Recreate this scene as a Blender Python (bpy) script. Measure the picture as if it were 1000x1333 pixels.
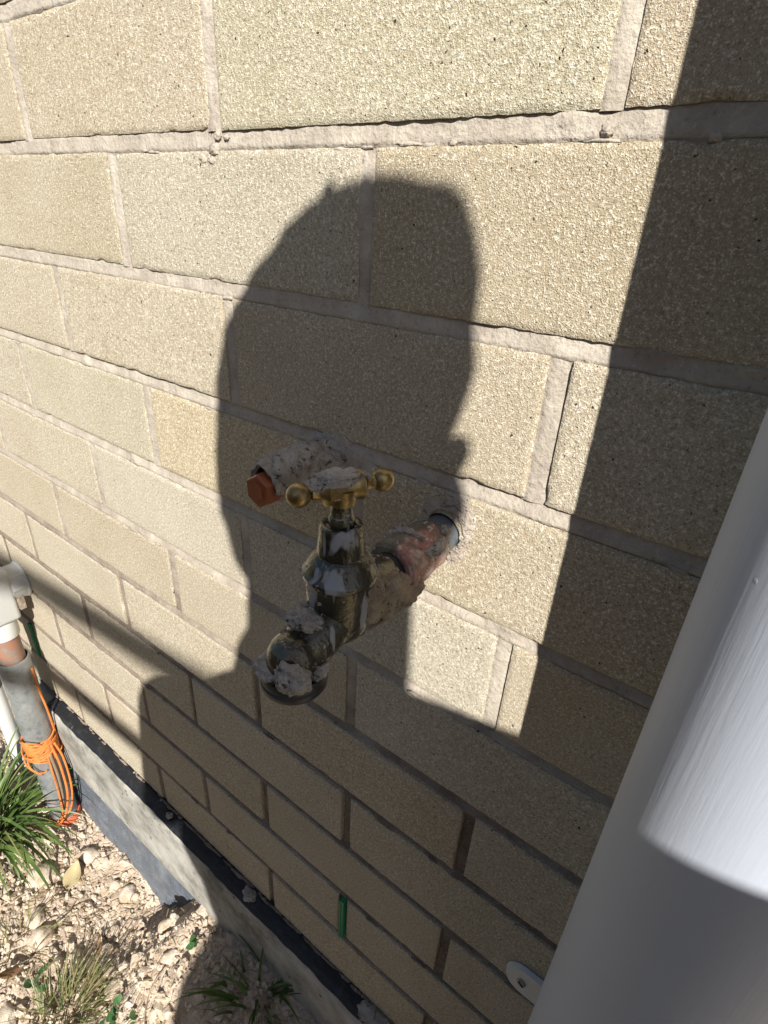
import bpy, bmesh, math, random
import numpy as np
from mathutils import Vector, Matrix, noise

random.seed(7); rng = np.random.default_rng(7)
for o in list(bpy.data.objects): bpy.data.objects.remove(o)
SC = bpy.context.scene
COL = SC.collection
R_ = math.radians

# ------------------------------------------------------------------ camera
cam_d = bpy.data.cameras.new('camera'); cam = bpy.data.objects.new('camera', cam_d); COL.objects.link(cam)
CAM = Vector((0.2077, -0.2625, 1.1060))
RIGHT = Vector((0.80096, 0.59630, 0.05372)); DOWN = Vector((0.31752, -0.34699, -0.88248)); FWD = Vector((-0.50759, 0.72389, -0.46727))
M = Matrix((RIGHT, -DOWN, -FWD)).transposed().to_4x4(); M.translation = CAM
cam.matrix_world = M
cam_d.sensor_fit = 'HORIZONTAL'; cam_d.sensor_width = 36.0; cam_d.lens = 25.84
cam_d.clip_start = 0.01; cam_d.clip_end = 400
SC.camera = cam
SC.render.resolution_x = 768; SC.render.resolution_y = 1024

# ------------------------------------------------------------------ sky, sun, exposure
SUN_AZ, SUN_EL = R_(40), R_(36)          # azimuth from the wall's normal towards +X
L = Vector((math.sin(SUN_AZ)*math.cos(SUN_EL), -math.cos(SUN_AZ)*math.cos(SUN_EL), math.sin(SUN_EL)))
world = bpy.data.worlds.new('World'); SC.world = world; world.use_nodes = True
wn = world.node_tree; wn.nodes.clear()
sky = wn.nodes.new('ShaderNodeTexSky'); sky.sky_type = 'NISHITA'; sky.sun_disc = False
sky.sun_elevation = SUN_EL; sky.sun_rotation = math.atan2(L.x, L.y)
sky.air_density = 1.0; sky.dust_density = 1.0; sky.ozone_density = 1.0
bgn = wn.nodes.new('ShaderNodeBackground'); bgn.inputs['Strength'].default_value = 0.052
won = wn.nodes.new('ShaderNodeOutputWorld')
wn.links.new(sky.outputs[0], bgn.inputs[0]); wn.links.new(bgn.outputs[0], won.inputs[0])
sun_d = bpy.data.lights.new('sun', 'SUN'); sun_d.energy = 5.0; sun_d.angle = R_(0.53); sun_d.color = (1.0, 0.955, 0.88)
sun = bpy.data.objects.new('sun', sun_d); COL.objects.link(sun); sun.location = L*20
sun.rotation_euler = (-L).to_track_quat('-Z', 'Y').to_euler()
SC.view_settings.view_transform = 'Standard'; SC.view_settings.look = 'None'
SC.view_settings.exposure = 0.79; SC.view_settings.gamma = 1.0; SC.view_settings.use_curve_mapping = False
SC.render.engine = 'CYCLES'

# ------------------------------------------------------------------ node helpers
class NM:
    def __init__(s, name):
        s.m = bpy.data.materials.new(name); s.m.use_nodes = True; s.t = s.m.node_tree
        s.b = s.t.nodes['Principled BSDF']; s.L = s.t.links.new
        g = s.t.nodes.new('ShaderNodeNewGeometry'); s.pos = g.outputs['Position']
    def n(s, ty, **kw):
        x = s.t.nodes.new(ty)
        for k, v in kw.items(): setattr(x, k, v)
        return x
    def sc(s, x, y, z, src=None):
        v = s.n('ShaderNodeVectorMath', operation='MULTIPLY'); s.L(src or s.pos, v.inputs[0]); v.inputs[1].default_value = (x, y, z); return v.outputs[0]
    def noise(s, scale, detail=3, rough=.55, dist=0, vec=None):
        x = s.n('ShaderNodeTexNoise'); x.inputs['Scale'].default_value = scale; x.inputs['Detail'].default_value = detail
        x.inputs['Roughness'].default_value = rough; x.inputs['Distortion'].default_value = dist; s.L(vec or s.pos, x.inputs['Vector']); return x.outputs['Fac']
    def voro(s, scale, feature='F1', out='Color', vec=None, rnd=1.0):
        x = s.n('ShaderNodeTexVoronoi', feature=feature); x.inputs['Scale'].default_value = scale; x.inputs['Randomness'].default_value = rnd
        s.L(vec or s.pos, x.inputs['Vector']); return x.outputs[out]
    def sep(s, c, ch=0):
        x = s.n('ShaderNodeSeparateColor'); s.L(c, x.inputs[0]); return x.outputs[ch]
    def xyz(s, ch, src=None):
        x = s.n('ShaderNodeSeparateXYZ'); s.L(src or s.pos, x.inputs[0]); return x.outputs[ch]
    def map(s, v, a, b, c=0., d=1., smooth=True):
        x = s.n('ShaderNodeMapRange'); x.interpolation_type = 'SMOOTHSTEP' if smooth else 'LINEAR'
        s.L(v, x.inputs['Value'])
        for k, q in zip(('From Min', 'From Max', 'To Min', 'To Max'), (a, b, c, d)): x.inputs[k].default_value = q
        return x.outputs['Result']
    def math(s, op, a, b=None, clamp=False):
        x = s.n('ShaderNodeMath', operation=op); x.use_clamp = clamp
        for i, q in enumerate((a, b)):
            if q is None: continue
            if hasattr(q, 'is_linked'): s.L(q, x.inputs[i])
            else: x.inputs[i].default_value = q
        return x.outputs[0]
    def mix(s, f, a, b, mode='MIX'):
        x = s.n('ShaderNodeMix', data_type='RGBA', blend_type=mode)
        for i, q in ((0, f), (6, a), (7, b)):
            if hasattr(q, 'is_linked'): s.L(q, x.inputs[i])
            elif isinstance(q, (tuple, list)): x.inputs[i].default_value = (*q[:3], 1)
            else: x.inputs[i].default_value = q
        return x.outputs[2]
    def ramp(s, f, stops):
        x = s.n('ShaderNodeValToRGB'); e = x.color_ramp.elements
        while len(e) < len(stops): e.new(.5)
        for q, (p, c) in zip(e, stops): q.position = p; q.color = (*c, 1)
        s.L(f, x.inputs[0]); return x.outputs[0]
    def bump(s, h, dist, strength=1.0, prev=None):
        x = s.n('ShaderNodeBump'); x.inputs['Distance'].default_value = dist; x.inputs['Strength'].default_value = strength
        s.L(h, x.inputs['Height'])
        if prev is not None: s.L(prev, x.inputs['Normal'])
        return x.outputs[0]
    def set(s, col=None, rough=None, metal=None, norm=None, spec=None):
        for k, v in (('Base Color', col), ('Roughness', rough), ('Metallic', metal), ('Normal', norm), ('Specular IOR Level', spec)):
            if v is None: continue
            i = s.b.inputs[k]
            if hasattr(v, 'is_linked'): s.L(v, i)
            elif isinstance(v, (tuple, list)): i.default_value = (*v[:3], 1)
            else: i.default_value = v
        return s.m

MAT = {}
Z0, MH, MW, BH, BW = 1.23, .086, .24, .076, .230      # bed datum, module, brick face
def m_brick():
    k = NM('brick_face')
    oi = k.n('ShaderNodeObjectInfo')
    base = oi.outputs['Color']
    lo = k.noise(9, 4, .6); c = k.mix(k.map(lo, .35, .7, 0, .5), base, k.mix(1., base, (.84, .79, .71), 'MULTIPLY'))
    mid = k.noise(60, 3); c = k.mix(k.map(mid, .45, .75, 0, .35), c, k.mix(1., c, (.84, .80, .74), 'MULTIPLY'))
    g1 = k.noise(1250, 2, .7); g2 = k.noise(480, 3, .75)
    gr = k.math('ADD', k.math('MULTIPLY', g1, .55), k.math('MULTIPLY', g2, .45))
    c = k.mix(k.map(gr, .535, .60, 0, .75), c, (.82, .775, .66)); c = k.mix(k.map(g2, .58, .68, 0, .5), c, (.82, .775, .66))
    c = k.mix(k.map(gr, .47, .39, 0, .65), c, (.23, .18, .125)); c = k.mix(k.map(g2, .42, .33, 0, .35), c, (.23, .18, .125))
    g3 = k.noise(230, 2, .7); c = k.mix(k.map(g3, .56, .70, 0, .22), c, (.82, .78, .67)); c = k.mix(k.map(g3, .42, .30, 0, .18), c, (.24, .19, .13))
    dz = k.math('FRACT', k.math('DIVIDE', k.math('SUBTRACT', k.xyz(2), Z0-20*MH), MH))
    edge = k.math('MINIMUM', k.math('SUBTRACT', k.math('SUBTRACT', 1., dz), .056), k.math('MULTIPLY', k.math('SUBTRACT', dz, .056), 1.9))
    sm = k.map(k.math('ADD', k.math('MULTIPLY', edge, 3.2), k.noise(55, 4, .65)), .50, .40)
    c = k.mix(k.math('MULTIPLY', sm, k.map(k.noise(11, 2), .42, .60, 0, .75)), c, (.52, .465, .40))
    pit = k.map(k.noise(340, 2, .5), .315, .25)
    c = k.mix(pit, c, (.045, .036, .028))
    h = k.math('ADD', k.math('MULTIPLY', g1, 1.1), k.math('MULTIPLY', g2, 1.0))
    h = k.math('SUBTRACT', h, k.math('MULTIPLY', pit, .9))
    return k.set(c, .95, 0, k.bump(h, .0010, .85), .2)
def m_mortar():
    k = NM('mortar')
    a = k.noise(35, 5, .6); b = k.noise(420, 3, .6)
    c = k.ramp(a, [(.3, (.31, .268, .222)), (.55, (.42, .375, .315)), (.75, (.52, .478, .41))])
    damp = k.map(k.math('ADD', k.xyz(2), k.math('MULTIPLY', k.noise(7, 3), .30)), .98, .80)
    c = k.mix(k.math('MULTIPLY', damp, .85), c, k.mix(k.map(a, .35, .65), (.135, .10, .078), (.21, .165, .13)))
    c = k.mix(k.map(b, .55, .75, 0, .5), c, (.55, .50, .44)); c = k.mix(k.map(b, .42, .28, 0, .5), c, (.19, .15, .125))
    st = k.noise(1, 3, .6, vec=k.sc(160, 160, 22)); c = k.mix(k.map(st, .5, .75, 0, .3), c, (.33, .27, .24))
    h = k.math('ADD', b, k.math('MULTIPLY', k.noise(120, 3), 1.4))
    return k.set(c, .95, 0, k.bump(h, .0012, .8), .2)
def m_crust(name='mortar_splash', tint=(1, 1, 1), dark=.5):
    k = NM(name)
    a = k.noise(70, 5, .65); b = k.noise(380, 4, .65); cr = k.voro(130, 'DISTANCE_TO_EDGE', 'Distance')
    t = lambda q: tuple(x*y for x, y in zip(q, tint))
    c = k.ramp(a, [(.25, t((.26, .23, .20))), (.5, t((.42, .38, .34))), (.75, t((.55, .51, .46)))])
    c = k.mix(k.map(b, .42, .28, 0, dark), c, (.14, .115, .095)); pt_ = k.map(k.noise(210, 3, .6), .38, .30); c = k.mix(k.math('MULTIPLY', pt_, .8), c, (.085, .07, .06))
    h = k.math('ADD', k.math('MULTIPLY', b, 1.0), k.math('MULTIPLY', k.noise(150, 4, .6), 1.5))
    h = k.math('SUBTRACT', h, pt_)
    return k.set(c, .95, 0, k.bump(h, .0026, .95), .2)
def m_brass():
    k = NM('brass_handle')
    a = k.noise(110, 4, .6); b = k.noise(300, 3, .6)
    c = k.ramp(a, [(.3, (.15, .105, .045)), (.5, (.30, .22, .10)), (.72, (.44, .33, .16))])
    c = k.mix(k.map(b, .58, .75, 0, .7), c, (.12, .085, .04))
    r = k.map(b, .3, .7, .28, .55)
    return k.set(c, r, .92, k.bump(b, .0003, .4))
def m_tapbody():
    k = NM('tarnished_tap_metal')
    a = k.noise(48, 4, .55, .3); b = k.noise(190, 4, .62); d = k.noise(1, 3, .5, .3, vec=k.sc(95, 95, 26))
    c = k.ramp(a, [(.30, (.070, .064, .052)), (.48, (.115, .105, .080)), (.62, (.165, .152, .115)), (.8, (.15, .165, .16))])
    film = k.map(d, .57, .64)
    c = k.mix(k.math('MULTIPLY', film, .75), c, (.36, .375, .405))
    crust = k.map(k.math('ADD', b, k.math('MULTIPLY', a, .6)),  .92, .99)
    c = k.mix(crust, c, (.43, .385, .335))
    rough = k.mix(k.math('MAXIMUM', crust, k.math('MULTIPLY', film, .6)), (.22,)*3, (.90,)*3)
    met = k.math('MULTIPLY', k.math('SUBTRACT', 1., k.math('MAXIMUM', crust, film)), .75, True)
    h = k.math('ADD', k.math('MULTIPLY', crust, .8), k.math('MULTIPLY', k.noise(420, 3), .35))
    return k.set(c, rough, met, k.bump(h, .0016, .8))
def m_coupling():
    k = NM('painted_pipe_coupling')
    a = k.noise(90, 5, .62); b = k.noise(240, 4, .6)
    c = k.ramp(a, [(.3, (.10, .088, .062)), (.55, (.19, .168, .12)), (.75, (.29, .262, .205))])
    sx = k.map(k.math('ADD', k.xyz(0), k.math('MULTIPLY', k.noise(140, 3), .012)), .0735, .0785)
    sy = k.map(k.math('ADD', k.xyz(1), k.math('MULTIPLY', k.noise(160, 3), .02)), -.016, -.002, 1, .0)
    pk = k.math('MULTIPLY', sx, sy)
    c = k.mix(k.math('MULTIPLY', pk, k.map(b, .36, .5)), c, k.mix(k.map(a, .4, .6), (.34, .15, .135), (.46, .31, .275)))
    cr = k.map(b, .56, .64); c = k.mix(cr, c, (.44, .40, .35))
    return k.set(c, k.map(b, .4, .6, .45, .9), 0, k.bump(k.math('ADD', b, k.math('MULTIPLY', a, 1.)), .0014, .8))
def m_plain(name, col, rough=.6, metal=0, nscale=120, namt=.25, bump=.0004, spec=.5):
    k = NM(name); a = k.noise(nscale, 4, .6); b = k.noise(nscale*.12, 4, .6)
    c = k.mix(k.map(a, .3, .7, 0, namt), col, tuple(x*.6 for x in col)); c = k.mix(k.map(b, .35, .7, 0, namt), c, tuple(min(1, x*1.3) for x in col))
    return k.set(c, rough, metal, k.bump(a, bump, .6), spec)
def m_downpipe():
    k = NM('brushed_paint')
    ang = k.sc(1, 1, .02, None)
    tc = k.n('ShaderNodeTexCoord'); a = k.noise(1, 3, .55, 0, k.sc(360, 360, 15, tc.outputs['Object']))
    b = k.noise(1, 3, .55, .3, k.sc(800, 800, 55, tc.outputs['Object'])); g = k.voro(95, 'F1', 'Distance', tc.outputs['Object']); gr = k.sep(k.voro(95, vec=tc.outputs['Object']))
    nib = k.math('MULTIPLY', k.map(g, .10, .04), k.map(gr, .9, .92))
    h = k.math('ADD', k.math('ADD', a, k.math('MULTIPLY', b, .45)), k.math('MULTIPLY', nib, 1.2))
    c = k.mix(k.map(k.noise(14, 4), .4, .7, 0, .3), (.45, .488, .565), (.415, .448, .515))
    return k.set(c, .5, 0, k.bump(h, .0007, .18), .2)
def m_galv():
    k = NM('galvanised_steel')
    v = k.sep(k.voro(190)); a = k.noise(40, 5, .65)
    c = k.mix(v, (.30, .325, .335), (.37, .395, .405)); c = k.mix(k.map(a, .5, .72, 0, .6), c, (.47, .475, .47)); c = k.mix(k.map(a, .45, .30, 0, .75), c, (.15, .16, .165)); dr = k.noise(1, 4, .6, .3, k.sc(60, 60, 12)); c = k.mix(k.map(dr, .56, .68, 0, .6), c, (.42, .38, .32))
    return k.set(c, k.map(a, .3, .7, .32, .6), .55, k.bump(k.noise(300, 3), .0004, .5))
def m_rustpvc():
    k = NM('orange_conduit_with_dust')
    a = k.noise(55, 5, .65)
    c = k.ramp(a, [(.33, (.40, .15, .075)), (.45, (.30, .155, .105)), (.55, (.24, .185, .15)), (.8, (.32, .26, .22))])
    return k.set(c, .55, 0, k.bump(a, .0006, .5))
def m_concrete():
    k = NM('slab_concrete')
    a = k.noise(22, 5, .62); b = k.noise(260, 4, .6); st = k.noise(1, 4, .6, .5, k.sc(14, 60, 110))
    c = k.ramp(a, [(.34, (.17, .165, .145)), (.48, (.29, .282, .255)), (.66, (.42, .41, .375))])
    c = k.mix(k.map(st, .58, .72, 0, .55), c, (.27, .255, .225))
    v = k.voro(75, 'F1', 'Distance'); vr = k.sep(k.voro(75)); pit = k.math('MULTIPLY', k.map(v, .25, .12), k.map(vr, .82, .85))
    c = k.mix(pit, c, (.10, .095, .085)); c = k.mix(k.map(b, .40, .28, 0, .5), c, (.25, .23, .20))
    h = k.math('SUBTRACT', k.math('ADD', k.math('MULTIPLY', b, .5), k.math('MULTIPLY', st, 1.0)), pit)
    return k.set(c, .9, 0, k.bump(h, .0015, .8), .3)
def m_black():
    k = NM('black_membrane'); a = k.noise(60, 4, .6); b = k.noise(300, 3, .6)
    c = k.mix(k.map(a, .5, .7, 0, .5), (.012, .013, .016), (.04, .042, .05)); v = k.voro(70, 'F1', 'Distance'); vr = k.sep(k.voro(70), 1)
    c = k.mix(k.math('MULTIPLY', k.map(v, .22, .12), k.map(vr, .88, .9)), c, (.5, .48, .45))
    return k.set(c, k.map(b, .3, .7, .32, .6), 0, k.bump(a, .004, .8), .5)
def m_bluesheet():
    k = NM('blue_grey_plastic_sheet'); a = k.noise(45, 5, .65); b = k.noise(260, 3, .6)
    c = k.ramp(a, [(.3, (.075, .092, .115)), (.55, (.125, .145, .175)), (.78, (.21, .225, .245))]); c = k.mix(k.map(b, .64, .72), c, (.42, .40, .36))
    return k.set(c, .5, 0, k.bump(a, .003, .8), .4)
def m_soil():
    k = NM('dry_clay_soil'); a = k.noise(26, 5, .62); b = k.noise(190, 4, .65); v = k.voro(70, 'DISTANCE_TO_EDGE', 'Distance')
    c = k.ramp(a, [(.28, (.30, .225, .155)), (.5, (.46, .37, .285)), (.75, (.58, .50, .41))])
    c = k.mix(k.map(b, .44, .28, 0, .7), c, (.17, .115, .07)); c = k.mix(k.map(b, .58, .72, 0, .5), c, (.66, .60, .51))
    added_lawn = k.map(k.math('ADD', k.xyz(1), k.math('MULTIPLY', k.noise(6, 3), .25)), -.34, -.44)  # unseen far ground given lawn colours to cut the light bounced onto the wall
    c = k.mix(added_lawn, c, k.mix(k.map(b, .35, .65), (.085, .085, .04), (.16, .14, .075)))
    h = k.math('ADD', k.math('MULTIPLY', b, 1.), k.math('MULTIPLY', k.map(v, 0, .15), .5))
    return k.set(c, .97, 0, k.bump(h, .004, .8), .15)
def m_clod():
    k = NM('clay_clod'); a = k.noise(55, 4, .6); b = k.noise(420, 4, .65); r = k.noise(30, 1)
    c = k.ramp(a, [(.3, (.36, .27, .19)), (.5, (.53, .44, .345)), (.72, (.68, .60, .50))]); c = k.mix(k.map(b, .42, .28, 0, .5), c, (.27, .19, .125))
    return k.set(c, .97, 0, k.bump(b, .002, .8), .15)
def m_grass(name, c0, c1, tr=.25):
    k = NM(name); tc = k.n('ShaderNodeTexCoord'); a = k.noise(25, 3); b = k.noise(90, 2)
    c = k.mix(k.map(a, .35, .65), c0, c1); c = k.mix(k.map(b, .55, .75, 0, .5), c, tuple(min(1, x*1.5) for x in c1))
    k.set(c, .42, 0, None, .45)
    t = k.n('ShaderNodeBsdfTranslucent'); k.L(c, t.inputs[0]); ms = k.n('ShaderNodeMixShader'); ms.inputs[0].default_value = tr
    k.L(k.b.outputs[0], ms.inputs[1]); k.L(t.outputs[0], ms.inputs[2]); k.L(ms.outputs[0], k.t.nodes['Material Output'].inputs['Surface'])
    return k.m
MAT.update(brick=m_brick(), mortar=m_mortar(), crust=m_crust(), crust_patch=m_crust('plaster_patch', (1.05, 1.0, .95), .3), crust_tan=m_crust('tan_mortar_splash', (.82, .74, .62), .6),
    brass=m_brass(), tap=m_tapbody(), coupling=m_coupling(), downpipe=m_downpipe(), galv=m_galv(), rust=m_rustpvc(), concrete=m_concrete(), black=m_black(), sheet=m_bluesheet(),
    soil=m_soil(), clod=m_clod(), grass=m_grass('green_blade', (.055, .105, .022), (.125, .185, .05)), dry=m_grass('dry_blade', (.24, .20, .10), (.17, .19, .07), .2), weed=m_grass('weed_leaf', (.045, .12, .035), (.09, .20, .07)),
    straw=m_grass('straw', (.42, .32, .18), (.30, .21, .11), .1), leafbrown=m_plain('dead_leaf', (.20, .11, .05), .7), leafyellow=m_plain('pale_leaf', (.40, .33, .18), .7, 0, 60, .5),
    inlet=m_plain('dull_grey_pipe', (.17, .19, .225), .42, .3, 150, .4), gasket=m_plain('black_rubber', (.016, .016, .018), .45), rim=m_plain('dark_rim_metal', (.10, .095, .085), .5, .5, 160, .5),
    hexcap=m_plain('orange_brown_plastic', (.27, .075, .03), .42, 0, 160, .35), white=m_plain('white_plastic', (.58, .585, .57), .42, 0, 40, .12, .0001), greyplastic=m_plain('light_grey_plastic', (.50, .505, .49), .4, 0, 40, .12, .0001),
    orange=m_plain('orange_cord', (.58, .18, .04), .7, 0, 300, .6), green=m_plain('green_plastic', (.015, .23, .10), .45, 0, 90, .3), dark=m_plain('dark_hole', (.02, .018, .016), .9), redclay=m_plain('red_orange_plastic', (.58, .15, .07), .55, 0, 80, .35),
    wood=m_plain('grey_timber', (.22, .17, .12), .8, 0, 60, .4), skin=m_plain('skin', (.52, .32, .23), .5, 0, 200, .15), shirt=m_plain('dark_cotton', (.06, .07, .09), .9, 0, 300, .2), jeans=m_plain('denim', (.05, .075, .13), .9, 0, 300, .3),
    hair=m_plain('brown_hair', (.05, .033, .02), .6, 0, 300, .3), shoe=m_plain('shoe_leather', (.05, .04, .035), .6), phone=m_plain('phone_shell', (.02, .02, .024), .3), screw=m_plain('zinc_screw', (.3, .3, .3), .4, .8))

# ------------------------------------------------------------------ mesh helpers
def link(name, me, mat=None, parent=None, smooth=40):
    o = bpy.data.objects.new(name, me); COL.objects.link(o)
    if mat and not me.materials: me.materials.append(MAT[mat] if isinstance(mat, str) else mat)
    if parent: o.parent = parent
    if smooth is not None:
        me.shade_smooth()
        if smooth < 180: me.set_sharp_from_angle(angle=R_(smooth))
    return o
def from_bm(name, bm, mat, parent=None, smooth=40):
    me = bpy.data.meshes.new(name); bmesh.ops.recalc_face_normals(bm, faces=bm.faces); bm.to_mesh(me); bm.free(); return link(name, me, mat, parent, smooth)
def from_np(name, V, F, mat, parent=None, smooth=180):
    me = bpy.data.meshes.new(name); me.from_pydata([tuple(v) for v in V], [], [tuple(f) for f in F]); me.update(); return link(name, me, mat, parent, smooth)
def tag(o, label=None, cat=None, group=None, kind=None):
    for k, v in (('label', label), ('category', cat), ('group', group), ('kind', kind)):
        if v: o[k] = v
    return o
def empty(name, loc=(0, 0, 0)):
    o = bpy.data.objects.new(name, None); COL.objects.link(o); o.location = loc; o.empty_display_size = .05; return o
def frame(ax):
    ax = Vector(ax).normalized(); u = ax.orthogonal().normalized(); return ax, u, ax.cross(u)
def lathe(bm, prof, o, ax, seg=40, jit=0, jf=120, caps=True):
    """profile [(along, radius)] round axis ax from o; jit = fractal bumpiness"""
    o = Vector(o); ax, u, v = frame(ax); rings = []
    for (h, r) in prof:
        ring = []
        for i in range(seg):
            a = 2*math.pi*i/seg; p = o+ax*h+(u*math.cos(a)+v*math.sin(a))*r
            if jit:
                n = (p-(o+ax*h)); n = n.normalized() if n.length > 1e-9 else ax
                p = p+n*jit*noise.fractal(p*jf, 1., 2., 3)
            ring.append(bm.verts.new(p))
        rings.append(ring)
    for a, b in zip(rings, rings[1:]):
        for i in range(seg): bm.faces.new((a[i], a[(i+1) % seg], b[(i+1) % seg], b[i]))
    if caps: bm.faces.new(rings[0][::-1]); bm.faces.new(rings[-1])
    return rings
def dens(prof, n):
    out = []
    for (a, b) in zip(prof, prof[1:]):
        for i in range(n): t = i/n; out.append((a[0]+(b[0]-a[0])*t, a[1]+(b[1]-a[1])*t))
    return out+[prof[-1]]
def tube(bm, pts, rad, seg=8, caps=True):
    pts = [Vector(p) for p in pts]; rings = []; u = None
    for i, p in enumerate(pts):
        d = (pts[min(i+1, len(pts)-1)]-pts[max(i-1, 0)]).normalized()
        u = d.orthogonal().normalized() if u is None else (u-d*u.dot(d)).normalized()
        v = d.cross(u); r = rad[i] if isinstance(rad, (list, tuple)) else rad
        rings.append([bm.verts.new(p+(u*math.cos(2*math.pi*k/seg)+v*math.sin(2*math.pi*k/seg))*r) for k in range(seg)])
    for a, b in zip(rings, rings[1:]):
        for k in range(seg): bm.faces.new((a[k], a[(k+1) % seg], b[(k+1) % seg], b[k]))
    if caps: bm.faces.new(rings[0][::-1]); bm.faces.new(rings[-1])
def box(bm, c, s, rot=None, bev=0, seg=2):
    r = bmesh.ops.create_cube(bm, size=1); vs = r['verts']
    for v in vs:
        p = Vector((v.co.x*s[0], v.co.y*s[1], v.co.z*s[2])); v.co = (rot @ p if rot else p)+Vector(c)
    if bev:
        es = {e for v in vs for e in v.link_edges}; bmesh.ops.bevel(bm, geom=list(es), offset=bev, segments=seg, affect='EDGES', profile=.6)
def blob(bm, c, s, sub=4, amp=.25, f=1.6, seed=0, rot=None):
    """lumpy crust: an ellipsoid pushed about by fractal noise"""
    r = bmesh.ops.create_icosphere(bm, subdivisions=sub, radius=1)
    for v in r['verts']:
        n = v.co.normalized(); q = n*f+Vector((seed*3.1, seed*1.7, seed*.9))
        k = 1+amp*noise.fractal(q, .75, 2.1, 6)+amp*.5*abs(noise.noise(q*4.3))+amp*.22*noise.noise(q*9.)
        p = Vector((n.x*s[0], n.y*s[1], n.z*s[2]))*k; v.co = (rot @ p if rot else p)+Vector(c)
def smooth(a, b, x):
    t = min(1, max(0, (x-a)/(b-a))); return t*t*(3-2*t)

# ================================================================== WALL
def bedz(k): return Z0-k*MH
wall = empty('brick_wall', (0, 0, 0))
tag(wall, 'cream speckled brick wall in stretcher bond with raked grey mortar joints', 'wall')
def brick_mesh(seed, nx=64, nz=24, bw=BW):
    """front-facing brick: fine front grid with ragged, chipped edges, plus the side faces"""
    me_v, me_f = [], []; sd = Vector((seed*7.3, seed*2.9, seed*5.1)); D = .05
    idx = lambda i, j: j*(nx+1)+i
    hx, hz = bw/2, BH/2
    for j in range(nz+1):
        for i in range(nx+1):
            tx = i/nx*2-1; tz = j/nz*2-1
            x = hx*math.copysign(1-(1-abs(tx))**1.25, tx); z = hz*math.copysign(1-(1-abs(tz))**1.25, tz)
            ex, ez = hx-abs(x), hz-abs(z); e = min(ex, ez)
            n = noise.fractal(Vector((x, z, 0))*330+sd, .8, 2, 3)
            big = noise.noise(Vector((x, z, 0))*75+sd)
            y = -.00035*n
            if e < .003:
                w = 1-e/.003; y += w*w*(.0005+.0006*(n+1)*.5)+w*max(0, big-.3)*.003
                if ex < .003: x -= math.copysign(w*(.0003+.0006*noise.noise(Vector((z*260, seed, 1)))+max(0, big-.35)*.003), x)
                if ez < .003: z -= math.copysign(w*(.0003+.0006*noise.noise(Vector((x*260, seed, 5)))+max(0, big-.35)*.003), z)
            me_v.append((x, y, z))
    for j in range(nz):
        for i in range(nx): me_f.append((idx(i, j), idx(i+1, j), idx(i+1, j+1), idx(i, j+1)))
    ring = [idx(i, 0) for i in range(nx+1)]+[idx(nx, j) for j in range(1, nz+1)]+[idx(i, nz) for i in range(nx-1, -1, -1)]+[idx(0, j) for j in range(nz-1, 0, -1)]
    b0 = len(me_v)
    for r in ring: x, y, z = me_v[r]; me_v.append((x, D, z))
    for k in range(len(ring)):
        a, b = ring[k], ring[(k+1) % len(ring)]; me_f.append((b, a, b0+k, b0+(k+1) % len(ring)))
    me = bpy.data.meshes.new('brick'); me.from_pydata(me_v, [], me_f); me.update(); me.materials.append(MAT['brick'])
    me.shade_smooth(); me.set_sharp_from_angle(angle=R_(55)); return me
BM = [brick_mesh(s) for s in range(9)]
BCOL = [(.475, .415, .315), (.465, .41, .315), (.485, .43, .33), (.47, .405, .30), (.478, .425, .33), (.46, .395, .295)]
OVR = {(4, -1): (.50, .42, .285), (5, -1): (.50, .455, .365), (5, 0): (.49, .445, .355), (6, 0): (.49, .445, .36), (2, -1): (.465, .42, .33), (2, 0): (.455, .39, .28), (1, 0): (.475, .435, .32), (2, -2): (.45, .395, .29), (4, -2): (.48, .44, .335)}
far_v, far_f = [], []
for n in range(-15, 12):
    zc = (bedz(n-1)+bedz(n))/2
    off = .12 if n % 2 == 0 else 0.0        # brick centres: even courses have perpends at i*0.24
    for i in range(-13, 13):
        xc = i*MW+off
        jx, jz = random.uniform(-.0008, .0008), random.uniform(-.0006, .0006); jy = random.uniform(-.0007, .0007)
        if n >= -1 and -1.35 < xc < .65:
            o = bpy.data.objects.new('brick', random.choice(BM)); COL.objects.link(o); o.parent = wall
            o.location = (xc+jx, jy, zc+jz); o.rotation_euler = (0, random.uniform(-.003, .003), 0)
            c = OVR.get((n, i), random.choice(BCOL)); f = random.uniform(.96, 1.04); o.color = (c[0]*f, c[1]*f, c[2]*f, 1)
        else:
            b = len(far_v)
            for yy in (jy, .05):
                far_v += [(xc-BW/2, yy, zc-BH/2), (xc+BW/2, yy, zc-BH/2), (xc+BW/2, yy, zc+BH/2), (xc-BW/2, yy, zc+BH/2)]
            far_f += [(b, b+1, b+2, b+3), (b+1, b+5, b+6, b+2), (b+4, b, b+3, b+7), (b+3, b+2, b+6, b+7), (b+4, b+5, b+1, b)]
fb = from_np('brick_surround', far_v, far_f, 'brick', wall, 30); fb.color = (.45, .40, .295, 1); fb['kind'] = 'stuff'
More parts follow.
